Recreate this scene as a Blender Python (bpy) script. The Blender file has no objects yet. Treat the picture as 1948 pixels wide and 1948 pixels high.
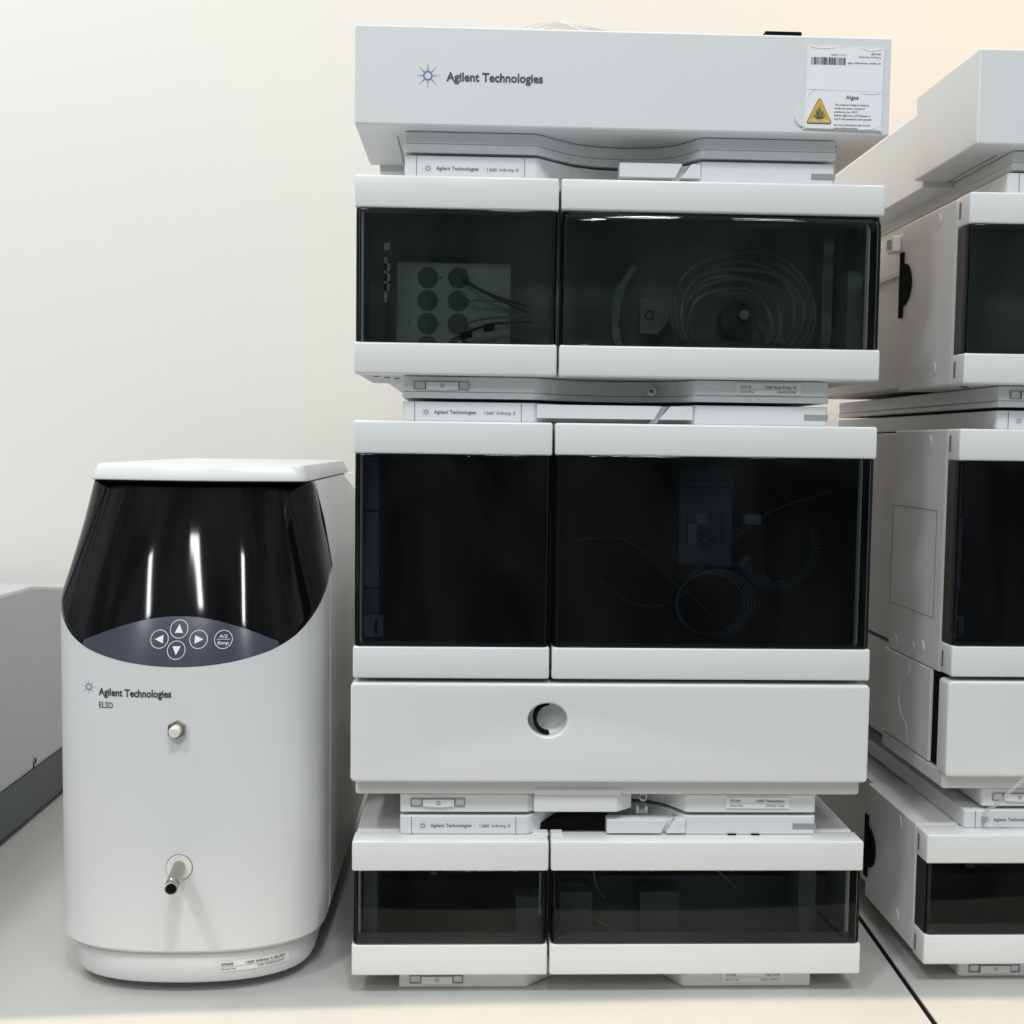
import bpy, bmesh, math, random
from mathutils import Vector, Matrix
PI = math.pi
scn = bpy.context.scene
COL = scn.collection
random.seed(4)

# ---------------------------------------------------------------- camera
cam_d = bpy.data.cameras.new('camera'); cam = bpy.data.objects.new('camera', cam_d); COL.objects.link(cam)
F, YAW, PITCH, ROLL = 2117.47 / 1948.0, 0.0347, 0.0611, 0.0129
cam_d.sensor_width = 36.0; cam_d.sensor_fit = 'HORIZONTAL'; cam_d.lens = F * 36.0
cam_d.clip_start = 0.01; cam_d.clip_end = 60
fw = Vector((math.sin(YAW) * math.cos(PITCH), math.cos(YAW) * math.cos(PITCH), -math.sin(PITCH)))
rt = Vector((math.cos(YAW), -math.sin(YAW), 0)); up = rt.cross(fw)
r2 = rt * math.cos(ROLL) + up * math.sin(ROLL); u2 = -rt * math.sin(ROLL) + up * math.cos(ROLL)
M = Matrix((r2, u2, -fw)).transposed().to_4x4(); M.translation = Vector((0.0901, -0.8367, 0.4225))
cam.matrix_world = M
scn.camera = cam

# ---------------------------------------------------------------- world, lamps, exposure
w = bpy.data.worlds.new('World'); scn.world = w; w.use_nodes = True
bg = w.node_tree.nodes['Background']; bg.inputs[0].default_value = (0.90, 0.95, 0.98, 1)
# the hall: dimmer straight behind the photographer, brighter above and to the sides
_nt = w.node_tree; _tc = _nt.nodes.new('ShaderNodeTexCoord'); _sx = _nt.nodes.new('ShaderNodeSeparateXYZ'); _mr = _nt.nodes.new('ShaderNodeMapRange')
_nt.links.new(_tc.outputs['Generated'], _sx.inputs[0]); _nt.links.new(_sx.outputs['Y'], _mr.inputs['Value'])
_mr.interpolation_type = 'SMOOTHSTEP'
_mr.inputs['From Min'].default_value = -0.95; _mr.inputs['From Max'].default_value = -0.35
_mr.inputs['To Min'].default_value = 0.21; _mr.inputs['To Max'].default_value = 0.54
_no = _nt.nodes.new('ShaderNodeTexNoise'); _no.inputs['Scale'].default_value = 5.5; _no.inputs['Detail'].default_value = 3.0; _no.inputs['Distortion'].default_value = 0.6
_cr = _nt.nodes.new('ShaderNodeMapRange'); _cr.inputs['From Min'].default_value = .38; _cr.inputs['From Max'].default_value = .62; _cr.inputs['To Min'].default_value = .45; _cr.inputs['To Max'].default_value = 1.45
_mu = _nt.nodes.new('ShaderNodeMath'); _mu.operation = 'MULTIPLY'      # noise added to the hall light, for invented faint reflections
_nt.links.new(_tc.outputs['Generated'], _no.inputs['Vector']); _nt.links.new(_no.outputs['Fac'], _cr.inputs['Value'])
_nt.links.new(_mr.outputs[0], _mu.inputs[0]); _nt.links.new(_cr.outputs[0], _mu.inputs[1]); _nt.links.new(_mu.outputs[0], bg.inputs[1])
scn.view_settings.view_transform = 'Standard'; scn.view_settings.look = 'None'
scn.view_settings.exposure = 0.045; scn.view_settings.gamma = 1.0; scn.view_settings.use_curve_mapping = False

def lamp(name, kind, loc, target, energy, color, size=0.2, spot=None, blend=0.1):
    d = bpy.data.lights.new(name, kind); d.energy = energy; d.color = color
    if kind == 'AREA': d.shape = 'DISK'; d.size = size
    else: d.shadow_soft_size = size
    if kind == 'SPOT': d.spot_size = spot; d.spot_blend = blend
    o = bpy.data.objects.new(name, d); COL.objects.link(o); o.location = loc
    o.rotation_euler = (Vector(target) - Vector(loc)).to_track_quat('-Z', 'Y').to_euler()
    return o
COOL = (0.97, 0.985, 1.0); WARM = (1.0, 0.56, 0.20)
for lx in (-1.12, -.60, .10):      # short tube lamps running towards the viewer
    o = lamp('tube_lamp', 'AREA', (lx, -1.80, 1.66), (lx, -1.80, 0), 4.8, COOL, 0.06)
    o.data.shape = 'RECTANGLE'; o.data.size = .055; o.data.size_y = .46
for lx, ly, lz, en, sz in ((.50, -2.1, 3.7, 48, .50), (1.35, -2.0, 3.6, 15, .50), (-1.5, -2.1, 3.7, 44, .50)):
    lamp('ceiling_lamp', 'AREA', (lx, ly, lz), (0.1, 0.0, 0.35), en, COOL, sz)
lamp('wall_fill_light', 'AREA', (-1.0, -0.05, 2.05), (-0.85, 0.64, 0.65), 12.0, (1.0, 0.99, 0.94), 0.7)  # area light added to brighten the wall at the left
lamp('warm_ceiling_lamp', 'AREA', (1.10, 0.10, 1.75), (0.85, 0.62, 0.9), 7.6, WARM, 0.3)
# added warm spot, its cone edge set as the shadow edge: only the front strip of the bench lies in its beam
sp = Vector((0.42, -3.6, 3.1)); edge = (Vector((0.42, -0.005, -0.005)) - sp).normalized()
half = math.radians(71); axis_r = Vector((1, 0, 0))
aim = Matrix.Rotation(-half, 3, axis_r) @ edge
lamp('front_strip_spot', 'SPOT', sp, sp + aim, 1120, (1.0, 0.84, 0.64), 0.004, spot=2 * half, blend=0.0)

# ---------------------------------------------------------------- materials
def mat(name, color, rough=0.5, metal=0.0, var=0.0, bump=0.0, bscale=900, coat=0.0, spec=0.5, vscale=14):
    m = bpy.data.materials.new(name); m.use_nodes = True; nt = m.node_tree; b = nt.nodes['Principled BSDF']
    b.inputs['Base Color'].default_value = (*color, 1); b.inputs['Roughness'].default_value = rough
    b.inputs['Metallic'].default_value = metal; b.inputs['Specular IOR Level'].default_value = spec
    b.inputs['Coat Weight'].default_value = coat; b.inputs['Coat Roughness'].default_value = 0.03
    tc = nt.nodes.new('ShaderNodeTexCoord')
    if var:
        n = nt.nodes.new('ShaderNodeTexNoise'); n.inputs['Scale'].default_value = vscale; n.inputs['Detail'].default_value = 5
        nt.links.new(tc.outputs['Object'], n.inputs['Vector'])
        mr = nt.nodes.new('ShaderNodeMapRange'); mr.inputs['To Min'].default_value = 1 - var; mr.inputs['To Max'].default_value = 1 + var
        nt.links.new(n.outputs['Fac'], mr.inputs['Value'])
        mx = nt.nodes.new('ShaderNodeVectorMath'); mx.operation = 'SCALE'; mx.inputs[0].default_value = color
        nt.links.new(mr.outputs[0], mx.inputs['Scale']); nt.links.new(mx.outputs[0], b.inputs['Base Color'])
        mr2 = nt.nodes.new('ShaderNodeMapRange'); mr2.inputs['To Min'].default_value = max(0, rough - .06); mr2.inputs['To Max'].default_value = rough + .06
    if bump:
        n = nt.nodes.new('ShaderNodeTexNoise'); n.inputs['Scale'].default_value = bscale; n.inputs['Detail'].default_value = 2
        nt.links.new(tc.outputs['Object'], n.inputs['Vector'])
        bp = nt.nodes.new('ShaderNodeBump'); bp.inputs['Strength'].default_value = bump; bp.inputs['Distance'].default_value = 0.0004
        nt.links.new(n.outputs['Fac'], bp.inputs['Height']); nt.links.new(bp.outputs[0], b.inputs['Normal'])
    return m
def smoked(name, tint, rough=0.02, ior=1.45):
    m = bpy.data.materials.new(name); m.use_nodes = True; nt = m.node_tree; nt.nodes.clear()
    o = nt.nodes.new('ShaderNodeOutputMaterial'); t = nt.nodes.new('ShaderNodeBsdfTransparent'); t.inputs[0].default_value = (*tint, 1)
    g = nt.nodes.new('ShaderNodeBsdfGlossy'); g.inputs['Roughness'].default_value = rough
    f = nt.nodes.new('ShaderNodeFresnel'); f.inputs[0].default_value = ior
    x = nt.nodes.new('ShaderNodeMixShader'); nt.links.new(f.outputs[0], x.inputs[0]); nt.links.new(t.outputs[0], x.inputs[1]); nt.links.new(g.outputs[0], x.inputs[2])
    nt.links.new(x.outputs[0], o.inputs[0]); return m
WHITE = mat('white_plastic', (0.71, 0.73, 0.73), 0.40, var=0.02, bump=0.10)
DOORW = mat('door_plastic', (0.72, 0.74, 0.735), 0.28, var=0.018, bump=0.06)
FOAM = mat('housing_plastic', (0.66, 0.655, 0.65), 0.5, var=0.02, bump=0.12)
PALE = mat('detector_plastic', (0.71, 0.73, 0.73), 0.32, var=0.015, bump=0.05)
GROOVE = mat('groove_dark', (0.16, 0.165, 0.17), 0.6)
BLACK = mat('black_plastic', (0.008, 0.008, 0.009), 0.8, spec=0.04)
INSIDE = mat('inside_grey', (0.34, 0.38, 0.38), 0.6, var=0.15, vscale=20)
INDARK = mat('inside_dark', (0.045, 0.055, 0.062), 0.6, var=0.2, vscale=20)
INPORT = mat('inside_port', (0.22, 0.25, 0.25), 0.6)
INPLATE = mat('inside_plate', (0.40, 0.43, 0.43), 0.5)
INRAIL = mat('inside_rail', (0.50, 0.56, 0.66), 0.5)
INMID = mat('inside_panel', (0.80, 0.85, 0.84), 0.5)
SLOT = mat('status_lens', (0.30, 0.33, 0.35), 0.25)
INK = mat('ink_grey', (0.07, 0.075, 0.085), 0.6)
INKD = mat('ink_dark', (0.035, 0.037, 0.042), 0.6)
BLUE = mat('ink_blue', (0.10, 0.17, 0.34), 0.6)
LABELM = mat('label_paper', (0.78, 0.79, 0.77), 0.3)
CARD = mat('card_paper', (0.83, 0.85, 0.85), 0.35)
SLEEVE = mat('sleeve_film', (0.75, 0.77, 0.77), 0.12, bump=0.5, bscale=60)
YEL = mat('caution_yellow', (0.62, 0.40, 0.07), 0.4)
YELD = mat('caution_edge', (0.10, 0.07, 0.02), 0.5)
GREEN = mat('algae_green', (0.07, 0.16, 0.07), 0.5)
VISOR = mat('visor_gloss', (0.003, 0.003, 0.004), 0.05, var=0.0, spec=0.24)
PANELM = mat('keypad_film', (0.045, 0.052, 0.068), 0.16, spec=0.5)
PRINTW = mat('print_white', (0.72, 0.74, 0.76), 0.4)
STEEL = mat('steel', (0.42, 0.41, 0.37), 0.25, metal=1.0)
NYLON = mat('white_nylon', (0.78, 0.78, 0.72), 0.35)
GREYB = mat('dark_grey_base', (0.085, 0.10, 0.105), 0.5, var=0.05)
PANESIDE = mat('window_edge', (0.020, 0.024, 0.025), 0.45, spec=0.15)
GREYSIDE = mat('grey_side', (0.49, 0.495, 0.515), 0.5, var=0.03, bump=0.1)
CLEAR = smoked('clear_tubing', (0.97, 0.97, 0.96), 0.08, 1.25)
_n = CLEAR.node_tree; _o = _n.nodes['Material Output']; _mx = _n.nodes.new('ShaderNodeMixShader'); _mx.inputs[0].default_value = .28
_df = _n.nodes.new('ShaderNodeBsdfTranslucent'); _df.inputs[0].default_value = (.9, .9, .88, 1); _d2 = _n.nodes.new('ShaderNodeBsdfDiffuse'); _d2.inputs[0].default_value = (.9, .9, .88, 1)
_m2 = _n.nodes.new('ShaderNodeMixShader'); _n.links.new(_df.outputs[0], _m2.inputs[1]); _n.links.new(_d2.outputs[0], _m2.inputs[2])
_src = _o.inputs[0].links[0].from_socket; _n.links.new(_src, _mx.inputs[1]); _n.links.new(_m2.outputs[0], _mx.inputs[2]); _n.links.new(_mx.outputs[0], _o.inputs[0])
GLASS_P = smoked('smoked_window', (0.62, 0.67, 0.66), 0.03, 1.38)
GLASS_D = smoked('low_smoked_window', (0.60, 0.63, 0.63), 0.03, 1.24)
GLASS_S = smoked('dark_smoked_window', (0.45, 0.495, 0.52), 0.03, 1.34)
TABLE = mat('table_laminate', (0.47, 0.475, 0.45), 0.36, var=0.02, bump=0.05, vscale=4)
WALLM = mat('wall_paint', (0.75, 0.755, 0.725), 0.7, var=0.012, bump=0.15, bscale=250, vscale=2)
INTUBE = mat('inside_hose', (0.23, 0.255, 0.255), 0.35)
TUBEM = mat('inside_tubing', (0.46, 0.48, 0.47), 0.3)

# ---------------------------------------------------------------- helpers
def link(name, bm_, m, parent=None, smooth=False):
    me = bpy.data.meshes.new(name)
    bmesh.ops.recalc_face_normals(bm_, faces=bm_.faces)
    bm_.to_mesh(me); bm_.free()
    for x in (m if isinstance(m, (list, tuple)) else [m]): me.materials.append(x)
    if smooth:
        for p in me.polygons: p.use_smooth = True
        me.set_sharp_from_angle(angle=math.radians(38))
    o = bpy.data.objects.new(name, me); COL.objects.link(o)
    if parent: o.parent = parent
    return o
def tag(o, label=None, cat=None, group=None, kind=None):
    if label: o['label'] = label
    if cat: o['category'] = cat
    if group: o['group'] = group
    if kind: o['kind'] = kind
    return o
def empty(name, loc, label, cat, group=None):
    o = bpy.data.objects.new(name, None); COL.objects.link(o); o.location = loc; o.empty_display_size = 0.02
    return tag(o, label, cat, group)
def copy_tree(o, parent=None):
    c = o.copy(); COL.objects.link(c)
    if parent: c.parent = parent
    for ch in list(o.children): copy_tree(ch, c)
    return c
def add(bm_, other):
    me = bpy.data.meshes.new('t'); other.to_mesh(me); other.free(); bm_.from_mesh(me); bpy.data.meshes.remove(me)
def box(x0, x1, y0, y1, z0, z1, bev=0.0, seg=3):
    b = bmesh.new(); bmesh.ops.create_cube(b, size=1.0)
    for v in b.verts: v.co = Vector(((x0 + x1) / 2 + v.co.x * (x1 - x0), (y0 + y1) / 2 + v.co.y * (y1 - y0), (z0 + z1) / 2 + v.co.z * (z1 - z0)))
    if bev: bmesh.ops.bevel(b, geom=b.edges[:], offset=bev, segments=seg, profile=0.5, affect='EDGES')
    return b
def boxes(lst, bev=0.0):
    b = bmesh.new()
    for a in lst: add(b, box(*a, bev=bev) if bev else box(*a))
    return b
def each(name, lst, m, parent, bev=0.0):
    for a in lst: link(name, box(*a, bev=bev), m, parent)
def prism(pts, z0, z1, bev=0.0, axis='z', seg=2):
    """pts: polygon in the plane; axis z -> (x,y) extruded in z; axis y -> (x,z) extruded in y; axis x -> (y,z)"""
    b = bmesh.new(); n = len(pts)
    def mk(p, t):
        return {'z': (p[0], p[1], t), 'y': (p[0], t, p[1]), 'x': (t, p[0], p[1])}[axis]
    lo = [b.verts.new(mk(p, z0)) for p in pts]; hi = [b.verts.new(mk(p, z1)) for p in pts]
    b.faces.new(lo); b.faces.new(hi[::-1])
    for i in range(n): b.faces.new((lo[i], hi[i], hi[(i + 1) % n], lo[(i + 1) % n]))
    bmesh.ops.recalc_face_normals(b, faces=b.faces)
    if bev: bmesh.ops.bevel(b, geom=b.edges[:], offset=bev, segments=seg, profile=0.5, affect='EDGES')
    return b
def disc(cx, cz, r, y0, y1, n=28, ry=None, a0=0.0):
    return prism([(cx + r * math.cos(a0 + 2 * PI * i / n), cz + (ry or r) * math.sin(a0 + 2 * PI * i / n)) for i in range(n)], y0, y1, axis='y')
def tube(pts, r, n=8, closed=False, cap=True):
    b = bmesh.new(); P = [Vector(p) for p in pts]; rings = []; N = len(P)
    T = []
    for i in range(N):
        if closed: t = P[(i + 1) % N] - P[i - 1]
        else: t = P[min(i + 1, N - 1)] - P[max(i - 1, 0)]
        T.append(t.normalized())
    a = Vector((0, 0, 1)) if abs(T[0].z) < 0.9 else Vector((1, 0, 0))
    nrm = (a - T[0] * a.dot(T[0])).normalized()
    for i in range(N):
        nrm = (nrm - T[i] * nrm.dot(T[i])).normalized(); bi = T[i].cross(nrm)
        rr = r[i] if isinstance(r, (list, tuple)) else r
        rings.append([b.verts.new(P[i] + (nrm * math.cos(2 * PI * k / n) + bi * math.sin(2 * PI * k / n)) * rr) for k in range(n)])
    for i in range(N if closed else N - 1):
        A, B = rings[i], rings[(i + 1) % N]
        for k in range(n): b.faces.new((A[k], A[(k + 1) % n], B[(k + 1) % n], B[k]))
    if cap and not closed: b.faces.new(rings[0][::-1]); b.faces.new(rings[-1])
    return b
def smoothpath(pts, sub=8):
    P = [Vector(p) for p in pts]; out = []
    for i in range(len(P) - 1):
        p0 = P[max(i - 1, 0)]; p1 = P[i]; p2 = P[i + 1]; p3 = P[min(i + 2, len(P) - 1)]
        for k in range(sub):
            t = k / sub
            out.append(0.5 * ((2 * p1) + (-p0 + p2) * t + (2 * p0 - 5 * p1 + 4 * p2 - p3) * t * t + (-p0 + 3 * p1 - 3 * p2 + p3) * t ** 3))
    out.append(P[-1]); return out
def raw_text(s, bold=0.0):
    cu = bpy.data.curves.new('t', 'FONT'); cu.body = s; cu.size = 1.0; cu.offset = bold; cu.resolution_u = 3
    ob = bpy.data.objects.new('t', cu); COL.objects.link(ob); dg = bpy.context.evaluated_depsgraph_get(); dg.update()
    me = bpy.data.meshes.new_from_object(ob.evaluated_get(dg)); b = bmesh.new(); b.from_mesh(me)
    bpy.data.objects.remove(ob); bpy.data.curves.remove(cu); bpy.data.meshes.remove(me); return b
CAPH = None
def text(s, x0, x1, z0, cap, y=0.0, bold=0.012, flip=False):
    """lettering from x0 to x1, baseline z0, capital height cap, facing -y at depth y"""
    global CAPH
    if CAPH is None:
        t = raw_text('H'); zz = [v.co.y for v in t.verts]; CAPH = max(zz) - min(zz); t.free()
    b = raw_text(s, bold); xs = [v.co.x for v in b.verts]; a, c = min(xs), max(xs)
    for v in b.verts:
        u, q = (v.co.x - a) / (c - a), v.co.y / CAPH * cap
        if flip: v.co = Vector((x1 - u * (x1 - x0), y, z0 - q))
        else: v.co = Vector((x0 + u * (x1 - x0), y, z0 + q))
    return b
def star(cx, cz, R, y):
    b = bmesh.new()
    def dot(x, z, r):
        b.faces.new([b.verts.new((x + r * math.cos(2 * PI * i / 10), y, z + r * math.sin(2 * PI * i / 10))) for i in range(10)])
    for k in range(8):
        a = k * PI / 4
        for q, r in ((0.33, 0.078), (0.52, 0.056), (0.70, 0.042), (0.85, 0.032), (0.98, 0.022)):
            dot(cx + R * q * math.cos(a), cz + R * q * math.sin(a), R * r)
        a += PI / 8
        dot(cx + R * 0.33 * math.cos(a), cz + R * 0.33 * math.sin(a), R * 0.06)
    return b
def rings(cx, cz, r, wd, y, n=32, a0=0, a1=2 * PI):
    b = bmesh.new(); full = abs(a1 - a0 - 2 * PI) < 1e-6; K = n if full else n + 1
    I = []; O = []
    for i in range(K):
        a = a0 + (a1 - a0) * i / n
        I.append(b.verts.new((cx + (r - wd / 2) * math.cos(a), y, cz + (r - wd / 2) * math.sin(a))))
        O.append(b.verts.new((cx + (r + wd / 2) * math.cos(a), y, cz + (r + wd / 2) * math.sin(a))))
    for i in range(n):
        j = (i + 1) % K; b.faces.new((I[i], O[i], O[j], I[j]))
    return b
def tri(pts, y):
    b = bmesh.new(); b.faces.new([b.verts.new((p[0], y, p[1])) for p in pts]); return b
def flat(x0, x1, z0, z1, y): return tri([(x0, z0), (x1, z0), (x1, z1), (x0, z1)], y)

# ---------------------------------------------------------------- tables and wall
def seamx(y): return 0.4402 + 0.0435 * (y + 0.0)
TZ = -0.005
g = 0.0022
left = [(-2.2, -0.16), (seamx(-0.16) - g, -0.16), (seamx(0.63) - g, 0.63), (-2.2, 0.63)]
right_ = [(seamx(-0.16) + g, -0.16), (2.4, -0.16), (2.4, 0.63), (seamx(0.63) + g, 0.63)]
for nm, pts, lb in (('table', left, 'pale laminate table under the round fronted detector and the middle instrument stack'),
                    ('table', right_, 'pale laminate table right of the black joint, under the right hand instrument stack')):
    t = link(nm, prism(pts, TZ - 0.03, TZ, bev=0.0008), TABLE); tag(t, lb, 'table', 'tables pushed together')
    if pts is right_:
        sx = [(seamx(-0.155) - g + .0004, -0.155), (seamx(-0.155) + g - .0002, -0.155), (seamx(0.62) + g - .0002, 0.62), (seamx(0.62) - g + .0004, 0.62)]
        link('gap_dark_strip', prism(sx, TZ - 0.028, TZ - 0.0012), BLACK, t)  # black strip stands in for the shade inside the open table gap
wl = link('wall', box(-3.5, 3.5, 0.64, 0.70, -1.0, 2.6), WALLM)
tag(wl, 'plain painted wall behind the instruments, warmer towards the upper right', 'wall')

# ---------------------------------------------------------------- chromatography modules (local x 0..0.396, y 0 = door face, absolute z)
DD = 0.023
def pane(x0, x1, z0, z1, gmat, parent, lip=1.0):
    r = 0.0045; plan = [(x0, DD - 0.001)]
    for i in range(5): a = PI + i * PI / 8; plan.append((x0 + r + r * math.cos(a), r + r * math.sin(a)))
    for i in range(5): a = 1.5 * PI + i * PI / 8; plan.append((x1 - r + r * math.cos(a), r + r * math.sin(a)))
    plan.append((x1, DD - 0.001))
    rows = [(z0, 0.0008), (z0 + .002, .0005), (z0 + .006, .0005), ((z0 + z1) / 2, .0005), (z1 - .012, .0005), (z1 - .008, .0005 + .0002 * lip), (z1 - .0055, .0005 + .0006 * lip), (z1 - .0035, .0005 + .0013 * lip), (z1 - .0018, .0005 + .0024 * lip), (z1 - .0004, .0005 + .0040 * lip)]
    b = bmesh.new(); G = []
    cx = (x0 + x1) / 2
    for z, ins in rows:
        row = []
        for i, (x, y) in enumerate(plan):
            pa = plan[max(i - 1, 0)]; pb = plan[min(i + 1, len(plan) - 1)]
            t = Vector((pb[0] - pa[0], pb[1] - pa[1])).normalized(); nx, ny = -t.y, t.x
            row.append(b.verts.new((x + nx * ins, y + ny * ins, z)))
        G.append(row)
    for i in range(len(G) - 1):
        for k in range(len(plan) - 1): b.faces.new((G[i][k], G[i][k + 1], G[i + 1][k + 1], G[i + 1][k])).material_index = 1 if k in (0, 1, len(plan) - 2, len(plan) - 3) else 0
    o = link('window_pane', b, [gmat, PANESIDE], parent, smooth=True)
    md = o.modifiers.new('s', 'SOLIDIFY'); md.thickness = 0.0018; md.offset = -1
    return o
def door(x0, x1, z0, z1, g0, g1, gmat, parent, slots=True, lip=1.0):
    d = bpy.data.objects.new('door', None); COL.objects.link(d); d.parent = parent; d.empty_display_size = .01
    link('door_band', box(x0, x1, 0, DD, g1, z1, bev=0.0017), DOORW, d, smooth=True)
    link('door_band', box(x0, x1, 0, DD, z0, g0, bev=0.0017), DOORW, d, smooth=True)
    pane(x0 + .0004, x1 - .0004, g0 - .0005, g1 + .0005, gmat, d, lip)
    for xa in (x0 + .0023, x1 - .0031): link('pane_edge_liner', box(xa, xa + .0008, .0052, DD - .002, g0 - .0003, g1 + .0003), BLACK, d)  # black liners added behind the pane edges to keep them dark
    if slots:   # hinge slots on the outer edge
        xs = x0 if x0 < 0.1 else x1
        s = -1 if xs == x0 else 1
        each('hinge_slot', [(min(xs, xs + s * .0003), max(xs, xs + s * .0003), .0155, .0185, z, z + .013) for z in (z0 + .005, z1 - .018)], GROOVE, d)
    return d
PED = [(.0355, .40), (.0355, .0165), (.037, .015), (.1345, .015), (.137, .0165), (.150, .028), (.165, .040), (.182, .047), (.205, .050), (.232, .046), (.246, .036), (.2585, .0165), (.261, .015), (.3605, .015), (.362, .0165), (.362, .40)]
def ped_in(d): return [(x + (d if x < .2 else -d) if y > .03 and (x < .1 or x > .3) else x, y + d) for x, y in PED]
def housing(z0, z1, parent, inner):
    b = box(0.001, 0.395, 0.026, 0.137, z0, z1, bev=0.0015, seg=2)
    for f in b.faces: f.material_index = 0
    f = min((f for f in b.faces if abs(f.normal.y) > .9), key=lambda f: f.calc_center_median().y)
    r = bmesh.ops.inset_region(b, faces=[f], thickness=0.003, depth=0)
    e = bmesh.ops.extrude_discrete_faces(b, faces=[f])
    nf = e['faces'][0]
    bmesh.ops.translate(b, verts=nf.verts[:], vec=(0, 0.05, 0)); nf.material_index = 1
    for ed in nf.edges:
        for ff in ed.link_faces: ff.material_index = 1
    add(b, box(0.0085, 0.3875, 0.137, 0.40, z0 + .004, z1 - .002, bev=0.001, seg=1))
    h = link('housing', b, [FOAM, inner], parent)
    return h
def side_marks(z0, z1, h):
    for xs, s in ((0.001, -1), (0.395, 1)):
        for zc in (z0 + .0145, z1 - .0105):
            pts = [(xs + s * .0002, .061 + .0055 * math.cos(a), zc + .0055 * math.sin(a)) for a in [PI * .55 + PI * .9 * i / 10 for i in range(11)]]
            link('embossed_arc', tube(pts, .0005, 5), FOAM, h)
def side_vent(zc, parent):
    b = bmesh.new(); hh = .0287
    add(b, box(-.0012, .0008, .1300, .1368, zc - hh, zc + hh, bev=.0004, seg=1))
    pts = [(.1302, zc + .0185)] + [(.1302 - .0185 * math.sin(a), zc + .0185 * math.cos(a)) for a in [PI * i / 16 for i in range(1, 16)]] + [(.1302, zc - .0185)]
    add(b, prism(pts, -.001, .0008, axis='x'))
    return link('side_vent', b, BLACK, parent)
def logo_block(zb, zt, parent):
    """raised middle deck on the module's top with its printed strip and status slot"""
    d = link('top_deck', prism(PED, zb, zt, bev=0.0009), WHITE, parent, smooth=False)
    y = .0149
    b = bmesh.new()
    b.free()
    for x in (.0444, .1256): link('strip_joint', box(x, x + .0004, y - .0002, y, zb, zt - .0008), GROOVE, d)
    zm = (zb + zt) / 2 - .0005
    lm = link('logo', star(.0532, zm, .0041, y - .0002), BLUE, d)
    b = text('Agilent Technologies', .0593, .0912, zm - .0011, .0026, y - .0002, bold=.006)
    add(b, text('1260', .0976, .1048, zm - .0012, .0022, y - .0002, bold=.0)); add(b, text('Infinity II', .1071, .1211, zm - .0012, .0022, y - .0002, bold=.0))
    link('lettering', b, INK, d)
    link('status_lens', box(.3438, .3622, y - .0004, y + .02, zm - .0022, zm + .0020), SLOT, d)
    return d
def tray(x0, x1, z0, z1, parent, y=.0135):
    s = (x0 * .18 + x1 * .82)
    b = prism([(x0, z0), (s - .008, z0), (s - .0025, z1), (x0, z1)], y, y + .012, bev=.0003, axis='y', seg=1)
    add(b, prism([(s - .004, z0), (x1, z0), (x1, z1), (s + .0045, z1)], y, y + .012, bev=.0003, axis='y', seg=1))
    add(b, prism([(s - .0115, z0 - .003), (s - .0055, z0 - .003), (s + .003, z1 - .0002), (s - .0022, z1 - .0002)], y + .006, y + .02, axis='y'))
    add(b, box(x0 + .001, x1 - .001, y + .0125, y + .030, z0 - .0025, z0 + .003))
    t = link('drip_tray', b, WHITE, parent)
    return t
def pedestal(zb, zt, parent, lip=True):
    zl = zb + .0043 if lip else zb
    p = link('pedestal', prism(PED, zl + (.0002 if lip else 0), zt - .0002, bev=.0008), WHITE, parent)
    if lip: link('pedestal_lip', prism([(x - .0005 if x < .037 else x + (.0005 if x > .360 else 0), y - .0007 if y < .3 else y) for x, y in PED], zb - .0003, zl, bev=.0008), WHITE, p)
    # drain spout
    sp_ = tube([(.233, .050, (zb + zt) / 2 + .001), (.2275, .030, (zb + zt) / 2 - .0005)], .0032, 16)
    link('drain_spout', sp_, WHITE, p, smooth=True)
    link('spout_bore', tube([(.2276, .0302, (zb + zt) / 2 - .0004), (.2274, .0297, (zb + zt) / 2 - .0006)], .0021, 16), GROOVE, p)
    return p
def power_button(zc, parent):
    y = .0142
    b = bmesh.new()
    x0, x1, h = .0440, .0858, .0030
    bar = .00035
    for a in ((x0, x1, zc + h - bar, zc + h), (x0, .0526, zc - h, zc - h + bar), (.0782, x1, zc - h, zc - h + bar), (x0, x0 + bar, zc - h, zc + h), (x1 - bar, x1, zc - h, zc + h), (.0524, .0530, zc - h, zc + h), (.0778, .0784, zc - h, zc + h)):
        add(b, box(a[0], a[1], y - .0002, y + .0006, a[2], a[3]))
    fr = link('power_button_surround', b, GROOVE, parent)
    pts = [(.0532, zc + h - .0005), (.0532, zc - h + .0002)] + [(.0532 + .0244 * i / 10, zc - h + .0002 - .0010 * math.sin(PI * i / 10)) for i in range(1, 10)] + [(.0776, zc - h + .0002), (.0776, zc + h - .0005)]
    bt = link('power_button', prism(pts, y - .0010, y + .0009, bev=.0002, axis='y', seg=1), DOORW, parent)
    s = rings(.0655, zc - .0002, .0013, .00035, y - .0012, 20, PI * .62, PI * 2.38); add(s, flat(.06533, .06567, zc + .0001, zc + .0018, y - .0012))
    link('power_symbol', s, INKD, bt)
def serial_label(a, b_, c, zt, parent, y=.0141, x0=.2905, x1=.3405, h=.0088):
    p = link('serial_label', box(x0, x1, y - .0002, y + .0007, zt - h, zt), LABELM, parent)
    t = text(a, x0 + .0032, x0 + .0115, zt - .0037, .0019, y - .0003, bold=.02)
    add(t, text(b_, x1 - .0038 - .0014 * len(b_), x1 - .0035, zt - .0037, .0019, y - .0003, bold=.02))
    add(t, text('Serial No.', x0 + .0030, x0 + .0140, zt - .0074, .0018, y - .0003, bold=0))
    add(t, text(c, x1 - .0185, x1 - .0040, zt - .0074, .0018, y - .0003, bold=0))
    add(t, flat(x0 + .0030, x1 - .0035, zt - .0047, zt - .00452, y - .0003))
    link('lettering', t, INK, p)

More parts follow.
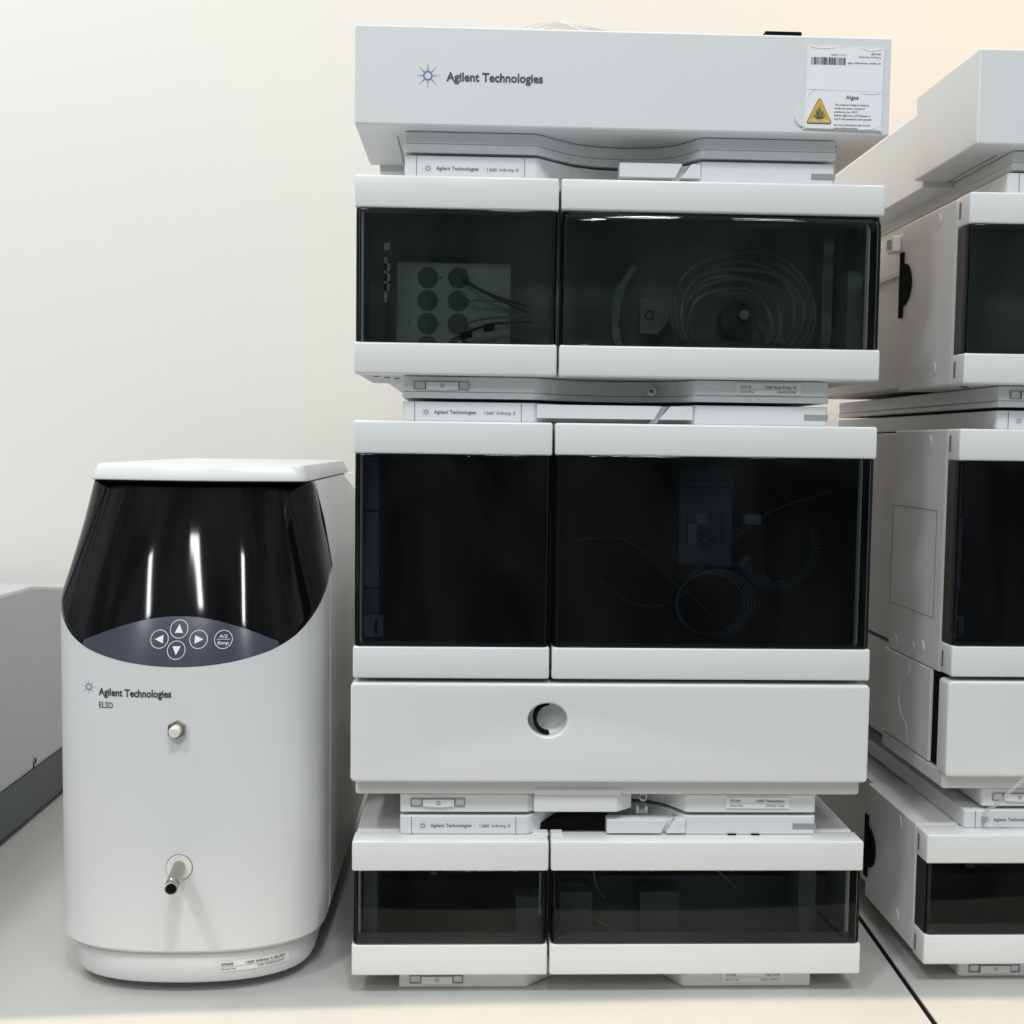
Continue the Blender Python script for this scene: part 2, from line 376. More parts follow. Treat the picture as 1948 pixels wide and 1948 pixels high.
G_PUMP = 'pump modules in the instrument stacks'; G_SAMP = 'autosampler modules in the instrument stacks'; G_DET = 'low detector modules in the instrument stacks'; G_CAB = 'solvent cabinets topping the stacks'

# ---- pump
pump = empty('pump_module', (0, 0, 0), 'white pump module with smoked windows, under the cabinet with the caution card', 'instrument', G_PUMP)
hs = housing(.4735, .6195, pump, INSIDE); side_marks(.4735, .6195, hs); side_vent(.567, pump)
each('vent_slots', [(.012 + .007 * i, .016 + .007 * i, .03 + .012 * i, .036 + .012 * i, .4730, .4737) for i in range(3)], GROOVE, hs)
b = box(-.0055, .0075, .142, .158, .598, .612, bev=.001); link('side_clip', b, DOORW, pump)
link('clip_screw', tube([(-.0062, .150, .609), (-.0062, .150, .601)], .0022, 8), STEEL, pump)
each('rear_ledge', [(.004, .392, .139, .40, .578, .584)], FOAM, pump, bev=.001)
door(0, .1512, .4735, .6195, .4970, .5955, GLASS_P, pump, lip=.04)
door(.1530, .396, .4735, .6195, .4970, .5965, GLASS_P, pump)
pd = pedestal(.4568, .4732, pump); power_button(.4662, pd); serial_label('G7111A', '1260 Quat Pump VL', 'DEAE203998', .4712, pd)
dk = logo_block(.6197, .6378, pump); tray(.1975, .2588, .6247, .6352, pump)
# behind the left window: solvent valve panel with eight ports
px0, px1 = .0275, .1180
pb = box(px0, px1, .056, .060, .490, .565, bev=.0008, seg=1); sp_ = link('valve_panel', pb, INMID, pump)
for r_ in range(4):
    for c_ in range(2):
        cx = (.0520, .0762)[c_]; cz = .5532 - r_ * .0180
        link('valve_port', disc(cx, cz, .0081, .0550, .0556, 26), INPORT, sp_)
        link('port_number', text('ACEGBDFH'[c_ * 4 + r_], cx - .0148, cx - .0133, cz - .0009, .002, .0555), INK, sp_)
each('bubble_tags', [(.0195, .0240, .030, .032, .5695 - k * .0078, .5752 - k * .0078) for k in (0, 2, 3, 4)] + [(.0195, .022, .030, .032, .5300, .5640)], PRINTW, pump)
for k, (a, c, d, rr) in enumerate([((.0800, .053, .5520), (.100, .045, .540), (.130, .048, .531), .0010), ((.0800, .053, .5505), (.102, .044, .538), (.132, .05, .526), .0010),
                               ((.0800, .052, .5352), (.1, .046, .5345), (.135, .05, .5330), .0009), ((.0800, .052, .5168), (.1, .044, .5205), (.135, .05, .5240), .0009),
                               ((.0770, .050, .5060), (.1, .040, .5150), (.135, .05, .5190), .0011), ((.075, .05, .4960), (.098, .045, .4960), (.14, .05, .4990), .001)]):
    link('inlet_tube', tube(smoothpath([a, c, d]), rr, 7), INDARK if k in (0, 1, 4) else INSIDE, pump)
link('bright_tube', tube(smoothpath([(.0790, .045, .5400), (.098, .043, .5260), (.118, .047, .5130)]), .0005, 6), PRINTW, pump)
for p in (((.079, .046, .5060), (.087, .044, .5085)), ((.0965, .040, .5120), (.1050, .040, .5140))):
    link('tube_fitting', tube(p, .0030, 8), BLACK, pump)
# behind the right window: pump head, drive plate and looped tubing
link('pump_head_plate', prism([(.222, .541), (.249, .541), (.246, .524), (.237, .512), (.222, .512)], .060, .066, bev=.0006, axis='y'), INPLATE, pump)
link('plate_screw', rings(.2295, .527, .0033, .0014, .0595), INDARK, pump)
link('bracket', prism([(.200, .545), (.206, .553), (.214, .566), (.219, .565), (.209, .549), (.2075, .540), (.204, .520), (.207, .505), (.212, .499), (.206, .499), (.200, .507), (.1985, .525)], .058, .064, axis='y'), INPLATE, pump)
for k in range(7):
    R_ = .030 + .0035 * k + (.002 if k % 2 else 0); cx = .292 + .0018 * k; cz = .520 + .0016 * k; yy = .045 + .0022 * (k % 3)
    w1, w2 = random.uniform(-.003, .003), random.uniform(0, 6)
    pts = [(cx + (R_ + w1 * math.sin(2 * a + w2)) * 1.12 * math.cos(a), yy + .003 * math.sin(2 * a + k), cz + (R_ * .93 + w1 * math.cos(3 * a + w2)) * math.sin(a)) for a in [2 * PI * i / 60 for i in range(60)]]
    pts = [(x, y, max(z, .4985 + .0004 * k)) for x, y, z in pts]
    link('looped_tube', tube(pts, .0017, 8, closed=True), INTUBE, pump)
link('pump_head', disc(.300, .523, .0150, .050, .064, 30), INDARK, pump)
link('head_nut', disc(.303, .527, .0042, .046, .050, 6), INSIDE, pump)
each('side_rail', [(.366, .374, .050, .070, .478, .590), (.3795, .391, .03, .075, .478, .560)], INSIDE, pump)

# ---- sampler
samp = empty('sampler_module', (0, 0, 0), 'tall white autosampler with dark windows and a drawer with finger hole, in the middle stack', 'instrument', G_SAMP)
hs = housing(.2425, .4388, samp, INDARK); side_marks(.2425, .4388, hs)
b = bmesh.new()
for a in ((.0400, .0404, .2845, .3725), (.1346, .1350, .2845, .3725), (.0400, .1350, .2843, .2847), (.0400, .1350, .3723, .3727)):
    add(b, box(.0007, .0011, a[0], a[1], a[2], a[3]))
link('access_flap_outline', b, GROOVE, hs)
for yy, zz, r in ((.1190, .2530, .0040), (.0810, .2530, .0042), (.0615, .2560, .0050)):
    link('embossed_arc', tube([(.0008, yy + r * math.cos(a), zz + r * math.sin(a)) for a in [PI * .5 + PI * i / 10 for i in range(11)]], .0005, 5), FOAM, hs)
door(0, .1490, .2440, .4388, .2685, .4140, GLASS_S, samp, lip=.03)
door(.1510, .396, .2440, .4388, .2685, .4145, GLASS_S, samp, lip=.03)
dk = logo_block(.4390, .4538, samp); tray(.1375, .2572, .4424, .4527, samp)
b = box(.0008, .3953, .040, .145, .1650, .2420, bev=.001, seg=1); add(b, box(.0085, .3875, .145, .40, .156, .243)); add(b, box(.0012, .3950, .012, .145, .1508, .1640, bev=.0022))
base = link('base_cabinet', b, FOAM, samp)
link('dark_gap', box(.003, .393, .018, .0405, .1660, .2430), BLACK, base)
link('side_handle_groove', tube(smoothpath([(.0007, .086, .2400), (.0007, .086, .2300), (.0007, .087, .2270), (.0007, .100, .2190), (.0007, .107, .2050), (.0007, .100, .1910), (.0007, .087, .1830), (.0007, .086, .1790), (.0007, .086, .168)]), .00045, 5), FOAM, base)
# drawer front with an oval finger hole
cu = bpy.data.curves.new('c', 'CURVE'); cu.dimensions = '2D'; cu.fill_mode = 'BOTH'; cu.extrude = .0075; cu.bevel_depth = .0022; cu.bevel_resolution = 3
def poly(pts):
    s_ = cu.splines.new('POLY'); s_.points.add(len(pts) - 1)
    for p, q in zip(s_.points, pts): p.co = (q[0], q[1], 0, 1)
    s_.use_cyclic_u = True
X0, X1, Z0, Z1, rr = -.0015 + .0022, .3970 - .0022, .1640 + .0022, .2405 - .0022, .0015
pts = []
for (cx, cz, a0) in ((X1 - rr, Z1 - rr, 0), (X0 + rr, Z1 - rr, PI / 2), (X0 + rr, Z0 + rr, PI), (X1 - rr, Z0 + rr, 1.5 * PI)):
    for i in range(4): a = a0 + i * PI / 6; pts.append((cx + rr * math.cos(a), cz + rr * math.sin(a)))
poly(pts)
poly([(.1485 + .0172 * math.cos(a), .2123 + .0150 * math.sin(a)) for a in [2 * PI * i / 48 for i in range(48)]])
to = bpy.data.objects.new('t', cu); COL.objects.link(to); dg = bpy.context.evaluated_depsgraph_get(); dg.update()
me = bpy.data.meshes.new_from_object(to.evaluated_get(dg)); b = bmesh.new(); b.from_mesh(me); bpy.data.objects.remove(to); bpy.data.meshes.remove(me)
for v in b.verts: v.co = Vector((v.co.x, .0097 - v.co.z, v.co.y))
bmesh.ops.remove_doubles(b, verts=b.verts, dist=1e-6)
dr = link('drawer', b, DOORW, samp, smooth=True)
b = bmesh.new(); G = []
for i in range(9):
    t = i / 8; s_ = math.cos(t * PI / 2) ** .6 if i < 8 else 0.0
    G.append([b.verts.new((.1485 + .0162 * s_ * math.cos(a), .005 + .0125 * math.sin(t * PI / 2), .2123 + .0140 * s_ * math.sin(a))) for a in [2 * PI * k / 40 for k in range(40)]])
for i in range(8):
    for k in range(40): b.faces.new((G[i][k], G[i][(k + 1) % 40], G[i + 1][(k + 1) % 40], G[i + 1][k]))
bmesh.ops.remove_doubles(b, verts=b.verts, dist=1e-6)
link('finger_dish', b, DOORW, dr, smooth=True)
pts = []
for i in range(21): a = PI * .5 + PI * i / 20; pts.append((.1500 + .0125 * math.cos(a), .2123 + .0122 * math.sin(a)))
for i in range(20, -1, -1): a = PI * .5 + PI * i / 20; pts.append((.1500 + .0096 * math.cos(a), .2123 + .0103 * math.sin(a)))
link('finger_slot_rim', prism(pts, .0045, .0120, axis='y'), BLACK, dr)
# pedestal of the sampler with its leak drawer
pd = pedestal(.1357, .1506, samp, lip=False); power_button(.1437, pd); serial_label('G7129A', '1260 Vialsampler', 'DEAEQ13366', .1482, pd)
link('leak_tray', prism([(.1395, .011), (.204, .011), (.217, .022), (.217, .045), (.1395, .045)], .1372, .1500, bev=.0008), WHITE, pd)
link('leak_tray_cap', box(.1400, .2075, .0105, .03, .1502, .1550, bev=.001), WHITE, pd)
# behind the left window
each('latch_rail', [(.0045, .0165, .030, .072, .370, .411), (.0045, .0170, .028, .072, .310, .3685), (.0045, .0165, .032, .072, .2745, .3085), (.0060, .0208, .027, .030, .2710, .2880)], INRAIL, samp)

link('latch_slot', box(.0140, .0162, .0262, .0272, .2735, .2840), BLACK, samp)
each('cross_rail', [(.006, .39, .066, .07, .3195, .3215), (.006, .39, .068, .072, .3155, .3170)], INDARK, samp)
# behind the right window: instruction plate, coil and loops
ipl = link('instruction_plate', box(.2550, .2980, .048, .050, .3270, .4050, bev=.0006, seg=1), INSIDE, samp)
b = bmesh.new()
for r_ in (.0085, .0062): add(b, rings(.2765, .3475, r_, .0005, .0476))
for k in range(6): a = k * PI / 3; add(b, rings(.2765 + .0038 * math.cos(a), .3475 + .0038 * math.sin(a), .0009, .0009, .0476, 10))
for a in ((.2615, .2620, .340, .378), (.2890, .2895, .342, .372), (.2615, .270, .3775, .378), (.258, .2935, .3895, .390), (.2762, .2768, .328, .334), (.272, .281, .3285, .329)):
    add(b, flat(a[0], a[1], a[2], a[3], .0476))
for cx, cz, s_ in ((.2610, .3320, .005), (.2635, .3975, .0035), (.277, .3975, .0035), (.2885, .3975, .0035)):
    for p, q in (((-1, -.8), (1, -.8)), ((1, -.8), (0, .9)), ((0, .9), (-1, -.8))):
        add(b, tube([(cx + p[0] * s_, .0477, cz + p[1] * s_), (cx + q[0] * s_, .0477, cz + q[1] * s_)], .0002, 4))
link('printed_diagram', b, INDARK, ipl)
each('plate_window', [(.2690, .2775, .0472, .048, .3600, .3690), (.2625, .2690, .0472, .048, .3440, .3600)], INMID, ipl)
pts = [];
for i in range(700):
    t = i / 699; a = PI * .12 - t * PI * .95; R0 = .034
    c = Vector((.336 + R0 * math.cos(a) * .9, .050, .345 + R0 * math.sin(a))); d = Vector((math.cos(a), 0, math.sin(a)))
    ph = t * 2 * PI * 38; pts.append(c + d * (.0042 * math.cos(ph)) + Vector((0, 1, 0)) * (.0042 * math.sin(ph)))
link('spiral_tube', tube(pts, .00042, 5), TUBEM, samp)
for k in range(4):
    R_ = .0265 + .0011 * k
    link('looped_tube', tube([(.281 + .002 * k + R_ * 1.05 * math.cos(a), .047 + .001 * k, .2960 + R_ * .92 * math.sin(a)) for a in [2 * PI * i / 56 for i in range(56)]], .0006, 5, closed=True), TUBEM, samp)
for P_ in ([(.172, .05, .3465), (.205, .046, .3485), (.226, .045, .338), (.252, .045, .313), (.272, .047, .297), (.297, .047, .275)], [(.264, .046, .318), (.300, .046, .349), (.330, .05, .371), (.378, .05, .388)],
           [(.190, .05, .315), (.215, .048, .298), (.240, .047, .294), (.262, .047, .305)]):
    link('thin_tube', tube(smoothpath(P_), .0005, 5), TUBEM, samp)
each('injector_fitting', [(.3075, .321, .046, .056, .360, .3685)], INMID, samp, bev=.0015)
link('wash_port', prism([(.303, .328), (.310, .335), (.314, .333), (.309, .324)], .05, .056, axis='y'), INSIDE, samp)
link('steel_needle', tube([(.3225, .044, .3225), (.3285, .044, .3165)], .0005, 6), PRINTW, samp)

# ---- low detector at the bottom of the stack
det = empty('detector_module', (0, 0, 0), 'low white detector module with smoked windows at the foot of the middle stack', 'instrument', G_DET)
INLOW = mat('inside_pale', (0.40, 0.42, 0.43), 0.6, var=0.1, vscale=20)
hs = housing(.0125, .1178, det, INLOW); side_marks(.0125, .1178, hs); side_vent(.0608, det)
door(0, .1508, .0122, .1180, .0367, .0945, GLASS_D, det, lip=.03)
door(.1526, .396, .0122, .1180, .0367, .0945, GLASS_D, det, lip=.03)
dk = logo_block(.1182, .1330, det); tray(.1970, .2585, .1195, .1303, det)
link('deck_opening', prism([(.1335, .1184), (.1985, .1184), (.1985, .1316), (.185, .1318), (.170, .1308), (.157, .1285), (.145, .1240), (.139, .1205)], .024, .060, axis='y'), BLACK, dk)
each('lip_tabs', [(.139, .1512, .0125, .0228, .1175, .1196), (.1532, .1625, .0125, .0228, .1175, .1196)], DOORW, det, bev=.0006)
each('tray_clips', [(.222, .224, .028, .034, .1305, .1360), (.2290, .2310, .028, .034, .1305, .1360), (.222, .231, .031, .034, .1295, .1325)], WHITE, det)
each('rear_marks', [(.2925, .299, .0135, .0150, .1181, .1189), (.311, .3175, .0135, .0150, .1181, .1189)], BLACK, det)
pd = pedestal(-.0046, .0120, det, lip=False); power_button(.0022, pd); serial_label('G7114A', '1260 VWD', 'DEAC308331', .0080, pd)
each('lamp_cover', [(.028, .058, .06, .0745, .080, .112), (.058, .064, .055, .0745, .070, .112)], INSIDE, det)
each('lamp_housing', [(.026, .062, .0665, .0752, .066, .080), (.0625, .067, .0665, .0752, .066, .112), (.094, .131, .066, .0752, .066, .112)], BLACK, det)
each('lower_shelf', [(.006, .148, .058, .0745, .016, .064)], INDARK, det)
each('side_cable_duct', [(.006, .017, .03, .0745, .016, .112), (.128, .147, .04, .057, .016, .058)], INSIDE, det)
link('door_strip', box(.1440, .1452, .0032, .0042, .0590, .0920), INMID, det)
each('optics_cover', [(.160, .390, .064, .0745, .066, .082)], BLACK, det)
each('optics_block', [(.164, .190, .045, .074, .016, .060), (.230, .262, .050, .074, .016, .058), (.358, .372, .04, .074, .016, .110)], INSIDE, det)
for P_ in ([(.20, .05, .112), (.215, .046, .084), (.236, .046, .090), (.25, .05, .112)], [(.255, .05, .112), (.268, .046, .085), (.29, .048, .078), (.31, .05, .060)], [(.165, .05, .058), (.185, .045, .044), (.20, .046, .032), (.22, .05, .020)], [(.186, .045, .112), (.192, .042, .070), (.20, .045, .055)]):
    link('capillary', tube(smoothpath(P_), .0008, 6), TUBEM, det)

# ---- solvent cabinet on top
cab = empty('solvent_cabinet', (0, 0, 0), 'white solvent cabinet topping the middle stack, logo and caution card on its front', 'cabinet', G_CAB)
b = box(-.0004, .3972, .0, .1225, .6556, .7273, bev=.0014, seg=2)
add(b, box(.0078, .3890, .1225, .40, .6500, .7185, bev=.001, seg=1))
cb = link('cabinet_body', b, WHITE, cab)
each('underside_groove', [(.0290, .0296, .030, .1215, .6552, .6557), (.3670, .3676, .030, .1215, .6552, .6557)], GROOVE, cb)
b = prism(PED, .6464, .6552, bev=.0008)
link('pedestal_lip', prism([(x - .0005 if x < .037 else x + (.0005 if x > .360 else 0), y - .0008 if y < .3 else y) for x, y in PED], .6400, .6462, bev=.0009), WHITE, cab)
link('pedestal', b, WHITE, cab)
link('logo', star(.0532, .6915, .0092, -.0003), BLUE, cb)
link('lettering', text('Agilent Technologies', .0668, .1378, .6881, .0060, -.0003, bold=.028), INK, cb)

# things on and at the middle cabinet
pk = empty('caution_card', (.3615, 0, .689), 'clear sleeved caution card about algae with barcode on the cabinet front', 'card')
def onp(name, b, m, parent=pk):
    for v in b.verts: v.co = Vector((v.co.x - .3615, v.co.y, v.co.z - .689))
    return link(name, b, m, parent)
def strip(pts, y, d): return prism(pts, y, y + d, axis='y')
sl = onp('sleeve', strip([(.3318, .6590), (.3912, .6580), (.3918, .7190), (.3328, .7200)], -.0008, .0006), SLEEVE)
tb_ = []
for i in range(13): a = PI * .5 + PI * i / 12; tb_.append((.3330 + .0075 * math.cos(a), .6685 + .0078 * math.sin(a)))
onp('sleeve_tab', strip(tb_ + [(.3345, .6607), (.3345, .6763)], -.0011, .0009), SLEEVE)
cd = onp('card', strip([(.3332, .6598), (.3902, .6590), (.3905, .6868), (.3335, .6876)], -.0014, .0005), CARD)
cd2 = onp('folded_card', strip([(.3335, .6880), (.3905, .6872), (.3908, .7180), (.3338, .7188)], -.0012, .0003), CARD)
GLOSSF = mat('film_edge', (0.88, 0.90, 0.90), 0.25)
for P_ in ([(.334, -.0014, .6878), (.341, -.0018, .6882), (.350, -.0015, .6880)], [(.374, -.0014, .6860), (.381, -.0018, .6856), (.3895, -.0015, .6860)], [(.3345, -.0014, .7192), (.345, -.0016, .7180), (.360, -.0014, .7196)], [(.3335, -.0014, .676), (.335, -.0019, .684), (.340, -.0014, .6875)], [(.372, -.0012, .7188), (.382, -.0017, .7170), (.390, -.0014, .7185)], [(.376, -.0016, .6595), (.384, -.002, .6605), (.389, -.0016, .663)], [(.3338, -.0012, .688), (.3333, -.0016, .700), (.334, -.0012, .716)]):
    onp('film_crease', tube(smoothpath(P_, 6), .00016, 6), GLOSSF, sl)
def rtri(cx, z0, z1, hw, r):
    out = []
    C_ = [(cx - hw + r * 1.2, z0 + r), (cx + hw - r * 1.2, z0 + r), (cx, z1 - r * 1.5)]
    for (x, z), a0 in zip(C_, (PI * 7 / 6 - PI * .33, PI * 1.5, PI / 6)):
        for i in range(6): a = a0 + (PI * .667) * i / 5; out.append((x + r * math.cos(a), z + r * math.sin(a)))
    return out
ta = onp('caution_triangle', strip(rtri(.3436, .6628, .6819, .0095, .0014), -.0016, .0002), YELD)
onp('triangle_fill', strip(rtri(.3436, .6633, .6811, .0090, .0013), -.0018, .0002), YEL, ta)
gb = bmesh.new()
for P_ in ([(.3436, .6665), (.3432, .670), (.3436, .6748)], [(.3436, .667), (.3418, .6695), (.3412, .6722)], [(.3436, .667), (.3455, .6695), (.3463, .672)], [(.3434, .6662), (.341, .6678), (.3398, .6692)], [(.3436, .6662), (.346, .6675), (.3474, .669)], [(.3424, .669), (.3424, .6712), (.3428, .6735)], [(.3448, .669), (.3449, .671), (.3444, .6732)]):
    add(gb, tube(smoothpath([(x, -.0020, z) for x, z in P_], 5), .00042, 5))
onp('plant_symbol', gb, GREEN, ta)
onp('caution_word', text('CAUTION', .3366, .3506, .6640, .0018, -.0021, bold=.01), CARD, ta)
tb2 = text('Algae', .3632, .3728, .6812, .0029, -.00155, bold=.012)
for i, s_ in enumerate(('The presence of algae in aqueous', 'media can cause a variety of', 'problems in your HPLC.', 'Buffers, light and a pH between 4', 'and 9 will accelerate their growth.')):
    add(tb2, text(s_, .3550, .3550 + .0267 * len(s_) / 33, .6765 - i * .0026, .00125, -.00155, bold=.015))
for i, s_ in enumerate(('For more information refer to your', 'pump reference manual.')):
    add(tb2, text(s_, .3550, .3550 + .0267 * len(s_) / 33, .6618 - i * .0023, .00125, -.00155, bold=.015))
onp('lettering', tb2, INKD, cd)
tb3 = text('G7111-90401', .3512 , .3620, .7138, .0012, -.00135, bold=0, flip=True)
add(tb3, text('Printed in Germany', .3720, .3885, .7125, .0012, -.00135, bold=.01, flip=True)); add(tb3, text('05/1008', .3815, .3885, .7150, .0012, -.00135, bold=.01, flip=True))
add(tb3, text('(c) Agilent Technologies 2008', .3640, .3885, .7080, .0012, -.00135, bold=.01, flip=True))
for i in range(26):
    x = .3366 + i * .00100
    add(tb3, flat(x, x + random.choice((.0004, .0006, .0008)), .7060, .7114, -.00135))
onp('barcode_lettering', tb3, INKD, cd2)

ct = bmesh.new()
coil = tube([(0, 0, 0), (0.001, 0, 0)], .001); coil.free()
cl = empty('tubing_coil', (.19, .06, .7275), 'loose clear tubing lying on top of the middle cabinet', 'tubing')
for k in range(5):
    hgt = .0250 - .0022 * k
    hgt *= .62
    P_ = [(.105 + .008 * k, .075, .003), (.130 + .006 * k, .045, hgt * .82), (.160 + .004 * k, .030, hgt), (.190 + .003 * k, .032, hgt * .85), (.215 + .004 * k, .045, hgt * .80), (.250 + .002 * k, .08, .004)]
    b = tube(smoothpath([(x - .205, y - .06, z) for x, y, z in P_]), .0009, 7); link('tube_loop', b, CLEAR, cl, smooth=True)
bk = link('black_tray', box(-.0138, .0138, -.012, .012, 0, .0040, bev=.0008), BLACK); bk.location = (.3168, .016, .7274)
tag(bk, 'flat black plastic piece on top of the middle cabinet, above the caution card', 'tray')

# ---- right-hand stack: copies with their own places
rc = {}
for src, loc, lb in ((det, (.4522, .0150, 0), 'low white detector module with smoked window at the foot of the right hand stack'),
                     (samp, (.4668, .0165, 0), 'tall white autosampler seen side on in the right hand stack, clear tube across its drawer'),
                     (pump, (.4668, .0140, 0), 'white pump module with black side vent, under the plain cabinet in the right hand stack'),
                     (cab, (.4715, .0160, 0), 'plain white solvent cabinet topping the right hand stack, seen from its left side')):
    c = copy_tree(src); c.location = loc
    if src is pump:      # this pump shows no valve panel behind its left window
        for ch in list(c.children):
            if ch.name.split('.')[0] in ('valve_panel', 'inlet_tube', 'bubble_tags', 'bright_tube', 'tube_fitting'):
                for g2 in list(ch.children): bpy.data.objects.remove(g2)
                bpy.data.objects.remove(ch)
    c['label'] = lb; rc[src.name] = c
P_ = [(.503, .031, .1192), (.5030, .026, .133), (.507, .012, .145), (.513, .004, .158), (.530, .001, .174), (.555, .000, .186), (.585, .003, .192), (.62, .006, .194)]
dt = link('drain_tube', tube(smoothpath(P_), .0013, 8), CLEAR, smooth=True); tag(dt, 'clear drain tube hanging down over the drawer in the right hand stack', 'tube')

# ---------------------------------------------------------------- round-fronted detector at the left
E_X = -.1320
els = empty('light_scattering_detector', (E_X, 0, TZ), 'free standing round fronted detector with black visor and arrow keys', 'instrument')
def olocal(o):
    for v in o.data.vertices: v.co = v.co - Vector((E_X, 0, TZ))
    return o
A_, B_, N_ = .1045, .060, 3.1
SAG = .012
def outline(A, B, N, y0, yr, K=28, ky=8, edge=None, SAG=.012):
    """plan outline, left rear -> front -> right rear"""
    half = []
    for i in range(K + 1):
        a = PI / 2 * i / K; u = A * math.sin(a) ** (2 / N) if i else 0.0; y = y0 + B - B * math.cos(a) ** (2 / N) if i < K else y0 + B
        y += SAG * (u / A) ** 2 - SAG
        half.append((u, y + SAG))
    yb = y0 + B + SAG
    ys = [yb + (edge - yb) * j / 3 for j in (1, 2, 3)] + [edge + (yr - edge) * j / ky for j in range(1, ky + 1)]
    half += [(A, y) for y in ys]
    return [(-u, y) for u, y in half[:0:-1]] + half
# resample by even arc length for the smooth front
def resample(P, n):
    P = [P[0]] + [b for a, b in zip(P, P[1:]) if math.hypot(b[0] - a[0], b[1] - a[1]) > 1e-7]
    L = [0]
    for a, b in zip(P, P[1:]): L.append(L[-1] + math.hypot(b[0] - a[0], b[1] - a[1]))
    out = []; j = 0
    for i in range(n + 1):
        s = L[-1] * i / n
        while j < len(L) - 2 and L[j + 1] < s: j += 1
        t = (s - L[j]) / (L[j + 1] - L[j]); out.append((P[j][0] + (P[j + 1][0] - P[j][0]) * t, P[j][1] + (P[j + 1][1] - P[j][1]) * t))
    return out
YV = .100      # visor's rear edge
front = [p for p in outline(A_, B_, N_, 0, YV, K=80, ky=1, edge=YV)]
NV = 96
fb = resample(front, NV)
topf = resample([(u, y) for u, y in outline(.0892, .026, 3.4, .0545, YV, K=80, ky=1, edge=YV, SAG=.016)], NV)
LT = [(0, .251), (.03, .2532), (.055, .258), (.08, .266), (.10, .279), (.117, .2950), (.14, .3085), (.20, .3225)]
def sm(x, T):
    for (a, p), (b, q) in zip(T, T[1:]):
        if x <= b:
            return p + (q - p) * (x - a) / (b - a)
    return T[-1][1]
arc = [0]
for a, b in zip(fb, fb[1:]): arc.append(arc[-1] + math.hypot(b[0] - a[0], b[1] - a[1]))
mid = arc[NV // 2]
zbv = [sum(sm(abs(s - mid) + d, LT) if abs(s - mid) + d >= 0 else sm(-(abs(s - mid) + d), LT) for d in (-.012, -.006, 0, .006, .012)) / 5 for s in arc]
ZE = zbv[0]; ZT = .3895
def vis(i, f, out=0.0):
    """point on the sloped visor: column i, fraction f up; slight belly"""
    b = fb[i]; t = topf[i]; z = zbv[i] + (ZT - zbv[i]) * f
    g_ = f + .06 * f * (f - 1)          # visor bows outward a little
    x, y = b[0] + (t[0] - b[0]) * g_, b[1] + (t[1] - b[1]) * g_
    if out:
        c = Vector((0, .10)); n = Vector((x, y)) - c; n.x *= .55; n.normalize(); x += n.x * out; y += n.y * out
    return Vector((E_X + x, y, z))
YR = .42
# white shell
b = bmesh.new(); cols = [(-A_, YR), (-A_, .30), (-A_, .20)] + fb + [(A_, .20), (A_, .30), (A_, YR)]
zt_ = [ZE] * 3 + zbv + [ZE] * 3
rows = [(.0295, .004), (.0300, .0018), (.0322, 0.0), (.06, 0.0), (.12, 0), (.18, 0), (.23, 0)]
G = []
def inn(u, y, d):
    c = Vector((0, .12)); n = (Vector((u, y)) - c)
    if y > .08: n = Vector((1 if u > 0 else -1, 0))
    n.normalize(); return u - n.x * d, y - n.y * d
for z, ins in rows: G.append([b.verts.new((E_X + inn(u, y, ins)[0], inn(u, y, ins)[1], z)) for u, y in cols])
for q in (.5, 1.0):
    G.append([b.verts.new((E_X + u, y, .23 + (zt - .23) * q)) for (u, y), zt in zip(cols, zt_)])
for r in range(len(G) - 1):
    for k in range(len(cols) - 1): b.faces.new((G[r][k], G[r][k + 1], G[r + 1][k + 1], G[r + 1][k]))
# shoulders behind the visor and the back
for s in (-1, 1):
    lo = [b.verts.new((E_X + s * A_, y, ZE)) for y in (YV, .2, .3, YR)]; md = [b.verts.new((E_X + s * .0975, y, (ZE + ZT) / 2 + .004)) for y in (YV, .2, .3, YR)]
    hi = [b.verts.new((E_X + s * .0892, y, ZT - (.02 if y > .35 else 0))) for y in (YV, .2, .3, YR)]
    for A2, B2 in ((lo, md), (md, hi)):
        for k in range(3): b.faces.new((A2[k], A2[k + 1], B2[k + 1], B2[k]))
bk_ = [b.verts.new((E_X + x, YR, z)) for x, z in ((-A_, .03), (A_, .03), (A_, ZE), (.0975, (ZE + ZT) / 2 + .004), (.0892, ZT - .02), (-.0892, ZT - .02), (-.0975, (ZE + ZT) / 2 + .004), (-A_, ZE))]
b.faces.new(bk_)
bot = [b.verts.new((E_X + inn(u, y, .006)[0], inn(u, y, .006)[1], .0298)) for u, y in cols]; b.faces.new(bot)
tp = [b.verts.new((E_X + x, y, ZT - .001)) for x, y in ((-.0892, YV), (.0892, YV), (.0892, .35), (.0892, YR), (-.0892, YR), (-.0892, .35))]; b.faces.new(tp)
bmesh.ops.remove_doubles(b, verts=b.verts, dist=2e-5)
sh = olocal(link('shell', b, PALE, els, smooth=True))
# shell seam on both sides
b = bmesh.new()
for s in (-1, 1): add(b, tube([(E_X + s * (A_ + .00005), .084, .032), (E_X + s * (A_ + .00005), .084, ZE - .006)], .00035, 5))
olocal(link('shell_seam', b, WHITE, sh))
# visor
b = bmesh.new(); NR = 26; G = [[b.verts.new(vis(i, r / NR)) for i in range(NV + 1)] for r in range(NR + 1)]
for r in range(NR):
    for k in range(NV): b.faces.new((G[r][k], G[r][k + 1], G[r + 1][k + 1], G[r + 1][k]))
vs = link('visor', b, VISOR, els, smooth=True); olocal(vs)
md = vs.modifiers.new('s', 'SOLIDIFY'); md.thickness = .002; md.offset = -1
